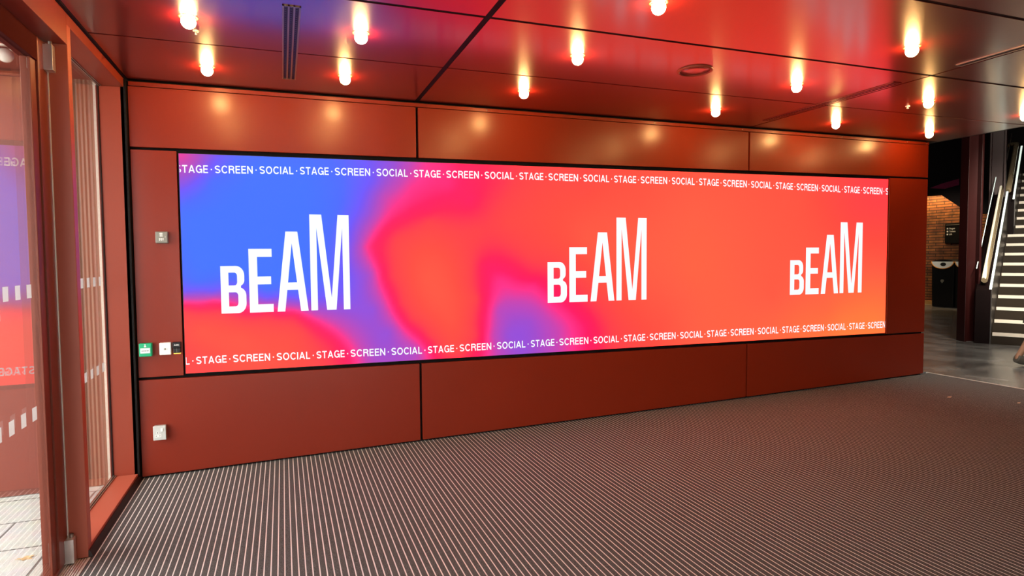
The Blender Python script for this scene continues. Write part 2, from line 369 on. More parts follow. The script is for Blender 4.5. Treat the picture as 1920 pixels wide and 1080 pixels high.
# ------------------------------------------------------------------ panelled wall with the screen
wb = empty('wall_back', (0, 0, 0)); struct(wb, 'oxide red panelled wall around the wide screen')
MB().hexa([(0.0, .035, -.1), (XR-.002, .035, -.1), (XR-.002, .32, -.1), (0.0, .32, -.1), (0.0, .035, 2.9), (XR-.002, .035, 2.9), (XR-.002, .32, 2.9), (0.0, .32, 2.9)]).build('wall_core', M['joint'], wb)
def panel(x0, x1, zb, zt, mat=None, name='cladding_panel', y0=0.0, y1=.034, bev=.0015):
    return MB().hexa([(x0, y1, zb(x0)), (x1, y1, zb(x1)), (x1, y1, zt(x1)), (x0, y1, zt(x0)),
                      (x0, y0, zb(x0)), (x1, y0, zb(x1)), (x1, y0, zt(x1)), (x0, y0, zt(x0))]).build(name, mat or M['wall'], wb, bevel=bev)
J = .010
tt = lambda x: ce(x)-.046; tb = lambda x: z1(x)+J
for a, b in ((.016, XP1-J), (XP1+J, XP2-J), (XP2+J, XR)): panel(a, b, tb, tt)
bt = lambda x: z2(x)-J; bb = lambda x: fl(x)+.014
for a, b in ((.018, XP1-J), (XP1+J, XP2-J), (XP2+J, XR)): panel(a, b, bb, bt)
mt_ = lambda x: z1(x)-J; mb_ = lambda x: z2(x)+J
panel(.018, SX0-.014, mb_, mt_); panel(SX1+.018, XR, mb_, mt_)
panel(.02, XR, lambda x: ce(x)-.042, lambda x: ce(x)-.014, name='top_trim', y0=-.004)
g = MB()
for x in (2.62, 4.26, 5.27, 6.58, 7.55, 7.86): g.lathe([(0, -.0085), (.005, -.008), (.006, -.004)], (x, 0, ce(x)-.028), 10, 'y')
g.build('trim_screw', M['rim'], wb)

# ------------------------------------------------------------------ LED video wall
NX, NZ = 260, 64
fx = np.array([p[0] for p in FIELD]); fz = np.array([p[1] for p in FIELD]); fv = np.array([p[2] for p in FIELD])
D = np.hypot(fx[:, None]-fx[None], fz[:, None]-fz[None])
W = np.linalg.solve(np.block([[D+np.eye(len(fx))*.012*-1, np.ones((len(fx), 1))], [np.ones((1, len(fx))), np.zeros((1, 1))]]), np.append(fv, 0))
RAMP = [(0.0, (62, 114, 250)), (.08, (72, 106, 248)), (.2, (112, 84, 226)), (.3, (160, 74, 205)), (.38, (200, 66, 178)), (.44, (228, 48, 140)),
        (.5, (244, 18, 98)), (.55, (252, 26, 86)), (.62, (255, 62, 72)), (.7, (255, 76, 64)), (.78, (255, 94, 68)), (.86, (255, 110, 64)), (.95, (255, 130, 62))]
rv = np.array([r[0] for r in RAMP]); rc = np.array([lin(r[1]) for r in RAMP])
rc[:, 2] *= 1+(BLUEGAIN-1)*np.clip((rc[:, 2]-.60)/.33, 0, 1)
rc[:, 0] *= 1+(REDGAIN-1)*np.clip((rc[:, 0]-.72)/.27, 0, 1)
vs = []; cols = []
for j in range(NZ+1):
    for i in range(NX+1):
        x = SX0+(SX1-SX0)*i/NX; t = j/NZ; z = szb(x)*(1-t)+szt(x)*t
        vs.append((x, .004, z))
V = np.array(vs)
val = np.hypot(V[:, 0][:, None]-fx[None], V[:, 2][:, None]-fz[None])@W[:-1]+W[-1]
val = np.clip(val, 0, .95)
cols = np.stack([np.interp(val, rv, rc[:, k]) for k in range(3)]+[np.ones(len(val))], 1)
vw = empty('video_wall', (SX0, .004, szb(SX0)), 'wide glowing LED screen set into the red panelled wall, blue to orange gradient', 'screen')
g = MB(); g.add(vs, [(j*(NX+1)+i, j*(NX+1)+i+1, (j+1)*(NX+1)+i+1, (j+1)*(NX+1)+i) for j in range(NZ) for i in range(NX)])
face = g.build('display_face', M['ledface'], vw, recalc=False)
ca = face.data.color_attributes.new('led', 'FLOAT_COLOR', 'POINT'); ca.data.foreach_set('color', cols.astype(np.float32).ravel())
MB().hexa([(SX0-.004, .034, szb(SX0)-.004), (SX1+.004, .034, szb(SX1)-.004), (SX1+.004, .034, szt(SX1)+.004), (SX0-.004, .034, szt(SX0)+.004),
           (SX0-.004, .006, szb(SX0)-.004), (SX1+.004, .006, szb(SX1)-.004), (SX1+.004, .006, szt(SX1)+.004), (SX0-.004, .006, szt(SX0)+.004)]).build('cabinet', M['black'], vw)

def curve_mesh(polys):
    c = bpy.data.curves.new('outline', 'CURVE'); c.dimensions = '2D'; c.fill_mode = 'BOTH'
    for p in polys:
        s = c.splines.new('POLY'); s.points.add(len(p)-1); s.use_cyclic_u = True
        for k, (x, y) in enumerate(p): s.points[k].co = (x, y, 0, 1)
    return eval_mesh(c)
def eval_mesh(c):
    o = bpy.data.objects.new('temp_outline', c); COL.objects.link(o)
    dg = bpy.context.evaluated_depsgraph_get(); e = o.evaluated_get(dg); me = e.to_mesh()
    vs = [tuple(v.co) for v in me.vertices]; fs = [tuple(p.vertices) for p in me.polygons]
    e.to_mesh_clear(); bpy.data.objects.remove(o); bpy.data.curves.remove(c)
    return vs, fs
def text_mesh(body, off=0.0, size=1.0):
    c = bpy.data.curves.new('lettering', 'FONT'); c.body = body; c.size = size; c.offset = off
    return eval_mesh(c)
def arc(cx, cy, rx, ry, a0, a1, n=8):
    return [(cx+rx*math.cos(math.radians(a0+(a1-a0)*k/n)), cy+ry*math.sin(math.radians(a0+(a1-a0)*k/n))) for k in range(n+1)]
def logo_letters():
    L = []
    # B: 0..0.70 wide unit box mapped later; coordinates in metres, baseline 0
    w, h = .188, .360
    L.append([[(0, 0)]+arc(w-.062, .075, .062, .075, -90, 0)+arc(w-.052, .135, .052, .060, 0, 75, 5)+arc(w-.066, .252, .054, .050, -60, 0, 5)
              + arc(w-.074, .288, .062, .072, 0, 90)+[(0, h)],
              [(.058, .052)]+arc(w-.082, .082, .022, .030, -90, 0, 5)+arc(w-.082, .132, .022, .028, 0, 90, 5)+[(.058, .160)],
              [(.058, .212)]+arc(w-.086, .238, .020, .026, -90, 0, 5)+arc(w-.086, .284, .020, .026, 0, 90, 5)+[(.058, .310)]])
    e = .212; we = .182; he = .490
    L.append([[(e, 0), (e+we, 0), (e+we, .062), (e+.064, .062), (e+.064, .216), (e+we-.014, .216), (e+we-.014, .276), (e+.064, .276), (e+.064, he-.062), (e+we-.005, he-.062), (e+we-.005, he), (e, he)]])
    a = .424; wa = .246; ha = .624
    def leg(t): return .076*t/ha     # outer edge runs in by this much at height t
    L.append([[(a, 0), (a+.060, 0), (a+.060+.0205, .168), (a+wa-.060-.0205, .168), (a+wa-.060, 0), (a+wa, 0), (a+wa-.076, ha), (a+.076, ha)],
              [(a+.087, .226), (a+wa-.087, .226), (a+wa/2, .535)]])
    m = .692; wm = .322; hm = .760
    X = lambda t: m+wm*t
    L.append([[(X(0), 0), (X(0), hm), (X(.30), hm), (X(.525), .095), (X(.715), hm), (X(1), hm), (X(1), 0), (X(.83), 0), (X(.825), .66), (X(.64), 0), (X(.40), 0), (X(.168), .66), (X(.168), 0)]])
    return L
def letters_part(name, vs, fs, label=None):
    g = MB(); g.add([(x, -.0015+.004, z) for x, z in vs], fs)
    o = g.build(name, M['ledwhite'], vw, recalc=False)
    # keep only what lies on the screen
    bm = bmesh.new(); bm.from_mesh(o.data)
    for x, n in ((SX0+.003, (-1, 0, 0)), (SX1-.003, (1, 0, 0))):
        bmesh.ops.bisect_plane(bm, geom=bm.verts[:]+bm.edges[:]+bm.faces[:], plane_co=(x, 0, 0), plane_no=n, clear_outer=True)
    bm.to_mesh(o.data); bm.free()
    for p in o.data.polygons:
        pass
    if label: o['label'] = label
    return o
for x0, zb_, wid, lab in ((.561, 1.157, .918, 'white BEAM lettering over the blue part of the screen'), (3.169, 1.150, 1.011, 'white BEAM lettering in the middle of the screen'), (5.906, 1.143, 1.006, 'white BEAM lettering near the right end of the screen')):
    VS, FS = [], []
    for polys in logo_letters():
        v, f = curve_mesh(polys); k = len(VS)
        VS += [(x0+p[0]*wid/1.014, zb_+p[1]*(.76 if zb_ < 1.155 else .735)/.76) for p in v]; FS += [tuple(i+k for i in q) for q in f]
    letters_part('logo_lettering', VS, FS, lab)

# grotesque capitals drawn as strokes: centre lines in a box one unit high, pen width PEN
PEN = .165
def _ell(cx, cy, rx, ry, a0, a1, n=10):
    return [(cx+rx*math.cos(math.radians(a0+(a1-a0)*k/n)), cy+ry*math.sin(math.radians(a0+(a1-a0)*k/n))) for k in range(n+1)]
h_ = PEN/2
GLYPH = {
    'T': (.72, [[(.36, 0), (.36, 1-h_)], [(.0, 1-h_), (.72, 1-h_)]]),
    'E': (.66, [[(h_, 0), (h_, 1)], [(h_, 1-h_), (.64, 1-h_)], [(h_, .51), (.60, .51)], [(h_, h_), (.66, h_)]]),
    'L': (.60, [[(h_, 1), (h_, 0)], [(h_, h_), (.60, h_)]]),
    'I': (PEN, [[(h_, 0), (h_, 1)]]),
    'N': (.78, [[(h_, 0), (h_, 1)], [(.78-h_, 0), (.78-h_, 1)], [(h_, 1-h_*.6), (.78-h_, h_*.6)]]),
    'A': (.86, [[(.07, 0), (.43, 1)], [(.79, 0), (.43, 1)], [(.20, .30), (.66, .30)]]),
    'O': (.90, [_ell(.45, .5, .45-h_, .5-h_+.01, 0, 360, 28)]),
    'C': (.84, [_ell(.45, .5, .45-h_, .5-h_+.01, 38, 322, 22)]),
    'G': (.88, [_ell(.45, .5, .45-h_, .5-h_+.01, 40, 325, 22)+[(.88-h_, .42)], [(.50, .46), (.88, .46)], [(.88-h_*.8, 0), (.88-h_*.8, .46)]]),
    'R': (.78, [[(h_, 0), (h_, 1)], [(h_, 1-h_), (.44, 1-h_)]+_ell(.44, .725, .245, .1925, 90, -90, 10)+[(h_, .5325-.0)], [(.44, .53), (.62, .42), (.68, .25), (.71, 0)]]),
    'S': (.76, [_ell(.39, .735, .30, .1825, 28, 180, 9)+_ell(.36, .69, .27, .16, 180, 245, 4)+[(.52, .44)]+_ell(.40, .285, .28, .165, 60, 0, 4)+_ell(.38, .265, .30, .1825, 0, -155, 10)]),
    '\u00b7': (.17, [[(.0, .47), (.17, .47)]]),
}
def stroke(path, wdt):
    """polyline widened into quads with mitred joins"""
    P = [Vector((x, y)) for x, y in path]; closed = (P[0]-P[-1]).length < 1e-6
    if closed: P = P[:-1]
    n = len(P); L, R = [], []
    for i in range(n):
        a = P[i-1] if (i or closed) else None; b = P[(i+1) % n] if (i < n-1 or closed) else None
        d1 = (P[i]-a).normalized() if a is not None else None; d2 = (b-P[i]).normalized() if b is not None else None
        d = ((d1 or d2)+(d2 or d1)).normalized(); nn = Vector((-d.y, d.x)); k = 1.0
        if d1 is not None and d2 is not None: k = min(1.6, 1/max(.3, nn.dot(Vector((-d1.y, d1.x)))))
        L.append(P[i]+nn*wdt/2*k); R.append(P[i]-nn*wdt/2*k)
    vs = [tuple(p) for p in L+R]
    fs = [(i, n+i, n+(i+1) % n, (i+1) % n) for i in range(n if closed else n-1)]
    return vs, fs
def line_of_caps(s, gap=.15, space=.24):
    """returns points, faces and where every character starts, cap height one"""
    V_, F_, starts, x = [], [], [], 0.0
    for ch in s:
        starts.append(x)
        if ch == ' ': x += space; continue
        w_, strokes = GLYPH[ch]
        for pth in strokes:
            v, f = stroke(pth, PEN); k = len(V_)
            V_ += [(p[0]+x, min(1.01, max(-.01, p[1]))) for p in v]; F_ += [tuple(i+k for i in q) for q in f]
        x += w_+gap
    return V_, F_, starts
def ticker(starts, bases, words, cap, pre, label):
    """one scrolling line: each word stands where it does on the screen"""
    natural, body = [], pre
    for w in words: natural.append(len(body)); body += w+' \u00b7 '
    body = body.rstrip(' \u00b7')
    v, f, st_ = line_of_caps(body)
    nx = [st_[k] for k in natural]; P = np.array(v)
    s0 = (starts[1]-starts[0])/(nx[1]-nx[0]); s1 = (starts[-1]-starts[-2])/(nx[-1]-nx[-2])
    ex = np.concatenate([[nx[0]-8], nx, [nx[-1]+12]]); ey = np.concatenate([[starts[0]-8*s0], starts, [starts[-1]+12*s1]])
    X = np.interp(P[:, 0], ex, ey); B = np.interp(X, starts, bases); C = np.interp(X, [SX0, SX1], cap)
    return letters_part('ticker_lettering', list(zip(X, B+P[:, 1]*C)), f, label)
W1 = ['STAGE', 'SCREEN', 'SOCIAL']*8; W2 = ['STAGE', 'SCREEN', 'SOCIAL']*8
TX = [0.292, 0.545, 0.845, 1.128, 1.383, 1.7, 1.997, 2.266, 2.597, 2.909, 3.182, 3.522, 3.834, 4.115, 4.455, 4.765, 5.048, 5.39, 5.703, 5.977, 6.317, 6.632, 6.908, 7.245]
TZ = [2.172, 2.178, 2.186, 2.192, 2.197, 2.203, 2.206, 2.21, 2.215, 2.22, 2.223, 2.225, 2.228, 2.23, 2.233, 2.235, 2.233, 2.231, 2.229, 2.226, 2.222, 2.219, 2.217, 2.215]
BX = [0.384, 0.628, 0.93, 1.217, 1.473, 1.793, 2.091, 2.361, 2.692, 3.006, 3.28, 3.621, 3.937, 4.217, 4.558, 4.871, 5.155, 5.495, 5.813, 6.088, 6.431, 6.741, 7.017]
BZ = [0.796, 0.794, 0.788, 0.783, 0.780, 0.774, 0.769, 0.768, 0.768, 0.768, 0.767, 0.765, 0.763, 0.762, 0.76, 0.758, 0.756, 0.754, 0.751, 0.749, 0.746, 0.743, 0.739]
ticker(TX, TZ, W1[:24], (.055, .072), '', 'upper line of small white STAGE SCREEN SOCIAL words')
ticker(BX, BZ, W2[:23], (.054, .072), 'SOCIAL \u00b7 ', 'lower line of small white STAGE SCREEN SOCIAL words')

# ------------------------------------------------------------------ ceiling
cl = empty('ceiling', (0, 0, 2.8)); struct(cl, 'glossy dark red panelled ceiling')
def cbox(g, x0, x1, y0, y1, d0, d1):   # box hung from the sloping ceiling plane between offsets d0 and d1
    return g.hexa([(x0, y0, ce(x0)+d0), (x1, y0, ce(x1)+d0), (x1, y1, ce(x1)+d0), (x0, y1, ce(x0)+d0),
                   (x0, y0, ce(x0)+d1), (x1, y0, ce(x1)+d1), (x1, y1, ce(x1)+d1), (x0, y1, ce(x0)+d1)])
cbox(MB(), -.02, XE-.003, YB, .3, .0034, .10).build('ceiling_core', M['joint'], cl)
YJ = [(-.018, .018), (-.924, .016), (-1.827, .028), (-2.73, .026), (-3.63, .026), (-4.53, .026), (-5.43, .026), (-6.33, .026), (-7.23, .026), (YB, 0)]
for xa, xb in ((.020, XP1-.018), (XP1+.018, XP2-.009), (XP2+.009, XE)):
    for k in range(len(YJ)-1):
        ya = YJ[k][0]-(YJ[k][1]/2 if k else 0); yb = YJ[k+1][0]+YJ[k+1][1]/2
        cbox(MB(), xa, xb, yb, ya, 0, .0030).build('ceiling_panel', M['ceil'], cl)

# globe lamps: brass rim and a glowing globe half sunk into the panel
LX = [('A', .560, -.467), ('A', 1.422, -.535), ('A', 2.733, -.560), ('A', 4.550, -.502), ('A', 6.020, -.428), ('A', 7.386, -.372),
      ('B', .563, -1.338), ('B', 1.429, -1.389), ('B', 2.753, -1.426), ('B', 4.602, -1.350), ('B', 6.059, -1.308), ('B', 7.445, -1.228),
      ('C', 2.776, -2.279), ('C', 4.638, -2.217)]
LLAB = {0: 'glowing globe lamp nearest the corner of door wall and screen wall', 1: 'glowing globe lamp in the wall-side row, just past the three-slot air diffuser',
        2: 'glowing globe lamp in the wall-side row, just right of the thick ceiling joint', 3: 'glowing globe lamp in the wall-side row behind the round ceiling speaker',
        4: 'glowing globe lamp in the wall-side row beside the narrow dark ceiling slot', 5: 'glowing globe lamp above the right-hand end of the screen wall',
        6: 'glowing globe lamp in the second row nearest the door wall, small sprinkler beside it', 7: 'glowing globe lamp in the second row just right of the three-slot air diffuser',
        8: 'glowing globe lamp in the second row between thick ceiling joint and round speaker', 9: 'glowing globe lamp in the second row just right of the round speaker',
        10: 'glowing globe lamp where two ceiling joints cross, above the globe at the wall end', 11: 'glowing globe lamp cut off by the right edge of the photo',
        12: 'glowing globe lamp cut off by the top edge of the photo', 13: 'large glowing globe lamp at the upper right beside the screen reflection'}
lx, ly = LX[0][1:]
lz = ce(lx)
lamp0 = empty('globe_lamp', (lx, ly, lz), LLAB[0], 'lamp', 'globe lamps in the red ceiling')
MB().lathe([(.0365, .002), (.0365, -.0012), (.043, -.0022), (.048, -.0014), (.049, .001), (.049, .002)], (lx, ly, lz), 36).build('rim', M['rim'], lamp0)
prof = [(.0355*math.sin(t*PI/14), 0.0355*math.cos(t*PI/14)-.024) for t in range(15)]
prof[0] = (.0004, prof[0][1]); prof[-1] = (.0004, prof[-1][1])
MB().lathe(prof, (lx, ly, lz), 28).build('globe', M['globe'], lamp0)
for i, (row, x, y) in enumerate(LX):
    if i == 0: continue
    o = dup(lamp0, (x-lx, y-ly, ce(x)-lz)); o['label'] = LLAB[i]

# linear air diffusers
def diffuser(name, x0, x1, y0, y1, slots, label, finish, grille='skirt'):
    t = empty(name, ((x0+x1)/2, (y0+y1)/2, ce(x0)), label, 'air vent', 'slot diffusers in the red ceiling')
    g = MB(); w = (x1-x0); n = slots; bar = w*.10 if n > 1 else w*.18; sl = (w-bar*(n+1))/n
    for k in range(n+1): cbox(g, x0+k*(sl+bar), x0+k*(sl+bar)+bar, y0, y1, -.005, .002)
    cbox(g, x0, x1, y0, y0+.008, -.005, .002); cbox(g, x0, x1, y1-.008, y1, -.005, .002)
    g.build('vent_frame', finish, t)
    for k in range(n):
        a = x0+bar+k*(sl+bar)
        cbox(MB(), a, a+sl, y0+.008, y1-.008, -.0012, .002).build('dark_slot', M['slot'], t)
    m = int((y1-y0)/.03)
    for k in range(n):
        a = x0+bar+k*(sl+bar); g = MB()
        for j in range(m): cbox(g, a+sl*.2, a+sl*.55, y0+.01+j*.03, y0+.022+j*.03, -.0035, -.0008)
        cbox(g, a+sl*.34, a+sl*.40, y0+.01, y1-.01, -.0020, -.0006)
        g.build('vent_grille', M[grille], t)
diffuser('slot_diffuser', 1.017, 1.106, -1.66, -.345, 3, 'three-slot air diffuser in ceiling between the two leftmost pairs of lamps', M['rim'])
diffuser('slot_diffuser', 5.245, 5.322, -1.63, -.305, 2, 'dark red slot diffuser in ceiling pointing at the wall, beside a globe lamp', M['ceil'], 'skirt')
diffuser('slot_diffuser', 5.270, 5.335, -3.4, -2.05, 1, 'slot diffuser with pale edge in ceiling at upper right corner of the photo', M['bead'], 'skirt')

t = empty('ceiling_speaker', (3.657, -1.398, ce(3.657)), 'round flat red speaker in ceiling between globe lamps', 'speaker')
c0 = (3.657, -1.398, ce(3.657))
MB().lathe([(.100, -.004), (.104, -.011), (.112, -.012), (.118, -.008), (.120, .002)], c0, 48).build('speaker_ring', M['frame'], t)
MB().lathe([(.0005, -.006), (.05, -.0055), (.100, -.004), (.100, .002)], c0, 48).build('speaker_grille', M['ceil'], t)
def pendent(name, x, y, r, label, cat):
    t = empty(name, (x, y, ce(x)), label, cat)
    MB().lathe([(.0005, -.006), (r*.9, -.006), (r, -.003), (r, .002)], (x, y, ce(x)), 20).build('base_plate', M['steel'], t)
    g = MB().lathe([(.0005, -.024), (r*.42, -.022), (r*.5, -.016), (r*.3, -.012), (r*.35, -.005)], (x, y, ce(x)), 16)
    g.build('nozzle', M['alu'], t)
pendent('sprinkler_head', .575, -1.140, .016, 'small metal sprinkler head beside a globe lamp near the door wall', 'sprinkler')
pendent('sprinkler_head', 6.066, -1.121, .018, 'small pale sprinkler head in the bare ceiling left of two stacked lamps', 'sprinkler')

# ------------------------------------------------------------------ glazed wall at the left
DX = -.085; GX = -.102; SGX = -.150
PY0, PY1 = -1.165, -1.225        # post between side light and door
wl = empty('wall_left', (0, -4, 0)); struct(wl, 'red steel framed glazed wall beside the entrance')
MB().box(-.16, 0, PY1, PY0, .0, 2.74).build('frame_post', M['daylit_frame'], wl, bevel=.003)
MB().box(-.16, 0, PY1-.0, .0, 2.735, 2.795).build('frame_head', M['frame'], wl, bevel=.002)
MB().box(-.16, 0, YB, PY1, 2.635, 2.795).build('frame_head', M['frame'], wl, bevel=.002)
MB().box(-.165, 0, -.040, -.002, .0, 2.735).build('frame_reveal', M['frame'], wl, bevel=.002)
MB().box(-.165, 0, PY0, -.040, .0, .052).build('frame_sill', M['daylit_frame'], wl, bevel=.003)
MB().box(-.02, .011, -.04, .034, .0, 2.79).build('corner_joint', M['joint'], wl)
MB().box(-.06, .016, -4, .034, 2.795, 2.81).build('corner_joint', M['joint'], wl)
MB().hexa([(.0, PY1, -.02), (.030, PY1, -.02), (.030, .02, -.02), (.0, .02, -.02), (.0, PY1, .036), (.006, PY1, .036), (.006, .02, .036), (.0, .02, .036)]).build('baseboard_left', M['skirt'])
bpy.data.objects['baseboard_left']['kind'] = 'structure'
# side light
w1 = empty('window_1', (SGX, -.6, 1.4)); struct(w1, 'tall narrow fixed window beside the corner')
MB().box(SGX-.010, SGX+.002, PY0-.0, -.040, .052, 2.735).build('glass_pane', M['glass'], w1)
g = MB()
for k, (a, b) in enumerate(((SGX+.004, SGX+.010), (SGX+.014, SGX+.020))):
    g.box(a, b, PY0, -.04, .052, .062-.004*k); g.box(a, b, PY0, -.04, 2.727+.004*k, 2.735)
g.build('glazing_bead', M['bead'], w1)
MB().box(SGX-.008, SGX+.004, -.047, -.040, .052, 2.735).build('glazing_seal', M['joint'], w1)
g = MB()
for z in (1.415, .842):
    for k in range(7):
        y = -.185-.132*k; g.box(SGX+.0025, SGX+.003, y-.026, y+.026, z-.030, z+.030)
g.build('manifestation_squares', M['film'], w1)
# door leaf
d1 = empty('door_1', (DX, -1.24, 0)); struct(d1, 'red steel framed glass entrance door')
DY0, DY1 = -1.229, -2.34
g = MB()
g.box(DX-.055, DX, DY0-.135, DY0, .012, 2.625); g.box(DX-.05, DX-.009, DY0-.205, DY0-.135, .012, 2.51); g.box(DX-.055, DX, DY1, DY1+.10, .012, 2.625)
MB().box(DX-.055, DX, DY1+.10, DY0-.135, 2.505, 2.622).build('top_rail', M['rail_shaded'], d1, bevel=.002); g.box(DX-.055, DX, DY1+.10, DY0-.135, .004, .020)
g.build('door_frame', M['doorpaint'], d1, bevel=.003)
MB().box(GX-.017, GX+.002, DY1+.10, DY0-.205, .020, 2.505).build('glass_pane', M['glass'], d1)
g = MB()
for z in (1.412, .846):
    for k in range(7):
        y = -1.555-.128*k; g.box(GX+.0025, GX+.003, y-.027, y+.027, z-.031, z+.031)
g.build('manifestation_squares', M['film'], d1)
MB().box(DX-.050, DX+.001, PY1-.0042, PY1-.0005, .01, 2.63).build('edge_seal', M['steel'], d1)
MB().box(DX-.002, DX+.004, PY1-.013, PY1-.004, .128, 2.49).build('edge_strip', M['steel'], d1)
for za, zb in ((2.488, 2.612), (.006, .128)):
    y1 = PY1-.002
    p = MB(); p.box(-.092, -.046, y1-.062, y1-.020, za, zb)
    o = p.build('pivot_box', M['alu'], d1, bevel=.002); o['label'] = 'pale metal pivot box'
    MB().box(-.092, -.052, y1-.020, y1-.002, za, zb).build('pivot_plate', M['steel'], o, bevel=.002)
    s = MB().lathe([(.009, 0), (.009, .03)], (-.064, y1-.024, zb-.002 if zb > 1 else zb-.012), 14); s.build('pivot_pin', M['bead'], o)
# further glazing toward and behind the camera
for n, (a, b) in enumerate(((-2.36, -3.5), (-3.5, -4.7), (-4.7, -6.3), (-6.3, -7.95))):
    w = empty('window_%d' % (n+2), (GX, a, 1.3)); struct(w, 'glazed entrance bay')
    g = MB(); g.box(DX-.055, DX, a-.09, a, .0, 2.635); g.box(DX-.055, DX, b, b+.03, .0, 2.635); g.box(DX-.055, DX, b, a, 2.5, 2.635); g.box(DX-.055, DX, b, a, 0, .065)
    g.build('window_frame', M['frame'], w)
    MB().box(GX-.017, GX+.002, b+.03, a-.09, .065, 2.5).build('glass_pane', M['glass'], w)
# threshold
g = MB().box(-.165, .010, YB, .03, -.05, -.004); struct(g.build('trim_2', M['bead']), 'worn metal door threshold')
g = MB()
for k in range(7): g.box(-.072+.0118*k, -.0665+.0118*k, YB, PY1-.008, -.004, .0015)
g.box(-.082, -.077, YB, PY1-.008, -.004, .003); g.box(.004, .0105, YB, PY1-.008, -.004, .003)
struct(g.build('trim_3', M['steel']), 'ribbed bright metal threshold grille')

# ------------------------------------------------------------------ things fixed to the left cladding panel
def rbox(x0, x1, d, z0, z1, name, mat, parent, y0=0.0, bev=.004):
    return MB().box(x0, x1, y0-d, y0, z0, z1).build(name, mat, parent, bevel=bev)
t = empty('light_switch', (.196, 0, 1.711), 'square grey metal switch plate with white symbols on the red panel', 'switch')
rbox(.157, .236, .030, 1.671, 1.753, 'back_box', M['grey'], t)
rbox(.160, .233, .006, 1.674, 1.750, 'face_plate', M['grey'], t, -.030, .002)
g = MB(); y = -.0365
for k in range(2):
    x = .186+.010*k; g.box(x, x+.0065, y-.001, y, 1.716, 1.738); g.prism([(x-.003, y, 1.738), (x+.0095, y, 1.738), (x+.0033, y, 1.746)], (0, -.001, 0))
for a, b in ((.181, .190), (.193, .202), (.205, .2095)):
    g.box(a, b, y-.001, y, 1.695, 1.706); g.box(a, b-.002, y-.001, y, 1.688, 1.693)
g.build('symbols', M['whiteink'], t)
g = MB().box(.2175, .2225, y-.002, y, 1.7135, 1.7165); g.build('indicator', M['whiteink'], t)

t = empty('call_point', (.073, 0, .923), 'green emergency break-glass box low on the red panel', 'call point')
rbox(.034, .113, .045, .877, .970, 'housing', M['green'], t, 0, .005)
rbox(.043, .103, .003, .901, .937, 'white_window', M['white'], t, -.045, .001)
g = MB(); y = -.0482
g.box(.0500, .0620, y-.001, y, .9165, .9205); g.box(.0845, .0950, y-.001, y, .9165, .9205); g.box(.0695, .0760, y-.001, y, .9150, .9215)
g.prism([(.0620, y, .9225), (.0665, y, .9185), (.0620, y, .9145)], (0, -.001, 0)); g.prism([(.0845, y, .9225), (.0800, y, .9185), (.0845, y, .9145)], (0, -.001, 0))
g.build('black_arrows', M['ink'], t)
g = MB(); y = -.0452
g.lathe([(.0005, -.001), (.0048, -.001), (.0048, 0)], (.073, y, .959), 14, 'y'); g.box(.0665, .0795, y-.001, y, .944, .9525)
g.build('white_symbol', M['whiteink'], t)

t = empty('exit_button', (.194, 0, .923), 'square white plate with small dark key dot beside the green box', 'button')
rbox(.157, .231, .032, .880, .967, 'plate', M['white'], t, 0, .005)
MB().lathe([(.0005, -.0015), (.0065, -.0015), (.0072, 0)], (.193, -.032, .922), 18, 'y').build('key_dot', M['grey'], t)
MB().lathe([(.0005, -.001), (.0022, -.001), (.0022, 0)], (.207, -.032, .922), 10, 'y').build('status_light', M['grey'], t)

t = empty('door_sensor', (.268, 0, .921), 'small black sensor box with an amber glow, right of the white plate', 'sensor')
rbox(.240, .293, .034, .926, .967, 'head', M['black'], t, 0, .004)
rbox(.244, .290, .026, .888, .926, 'body', M['black'], t, 0, .004)
rbox(.245, .289, .024, .8825, .888, 'amber_light', M['amber'], t, 0, .001)
g = MB(); y = -.0342
g.prism([(.249, y, .944), (.256, y, .954), (.2585, y, .944)], (0, -.001, 0)); g.box(.2585, .283, y-.001, y, .944, .9485); g.box(.262, .279, y-.001, y, .9485, .951)
g.build('white_mark', M['whiteink'], t)
MB().box(.2655, .2675, -.0275, -.026, .892, .924).build('seam', M['grey'], t)

t = empty('power_socket', (.143, 0, .328), 'pale metal power socket low on the red panel', 'socket')
rbox(.105, .181, .040, .279, .377, 'back_box', M['socket'], t, 0, .003)
rbox(.103, .183, .006, .277, .379, 'face_plate', M['socket'], t, -.040, .003)
rbox(.152, .167, .005, .338, .363, 'rocker_switch', M['white'], t, -.046, .002)
g = MB().box(.124, .137, -.0475, -.046, .322, .341); g.box(.114, .154, -.0475, -.046, .300, .317); g.build('socket_insert', M['white'], t)
g = MB()
for a, b, c, d in ((.1285, .1325, .327, .336), (.119, .126, .3065, .3105), (.141, .148, .3065, .3105)): g.box(a, b, -.0480, -.0474, c, d)
g.build('pin_holes', M['ink'], t)

# ------------------------------------------------------------------ outside the glass
struct(MB().box(-16, -.165, -20, .05, -.12, -.025).build('pavement', M['paving']), 'pale stone paving outside the entrance')
struct(MB().box(-.165, 12, -20, YB-.12, -.12, -.025).build('pavement', M['paving']), 'pale stone paving in front of the entrance')
struct(MB().box(-.185, -.1655, -14, .05, -.03, -.018).build('trim_4', M['bead']), 'thin metal drain edge outside the door')
ow = empty('wall_outside', (-1, .05, 0)); struct(ow, 'red clad return wall outside the entrance')
MB().box(-3.6, -.43, .015, .06, -.02, 2.80).build('cladding_panel', M['outwall'], ow)
g = MB(); n = 60; pts = []
for k in range(n+1):
    x = -.432+.240*k/n; pts.append((x, .028-.0018*math.cos(2*PI*k/6), -.02))
pts += [(-.192, .06, -.02), (-.432, .06, -.02)]
g.prism(pts, (0, 0, 2.82)).build('light_streak_ribs', M['light_streak'], ow)  # ribs shaped to carry the painted streaks of light
MB().box(-.192, -.166, .012, .06, -.02, 2.80).build('daylight_edge_strip', M['cream'], ow)
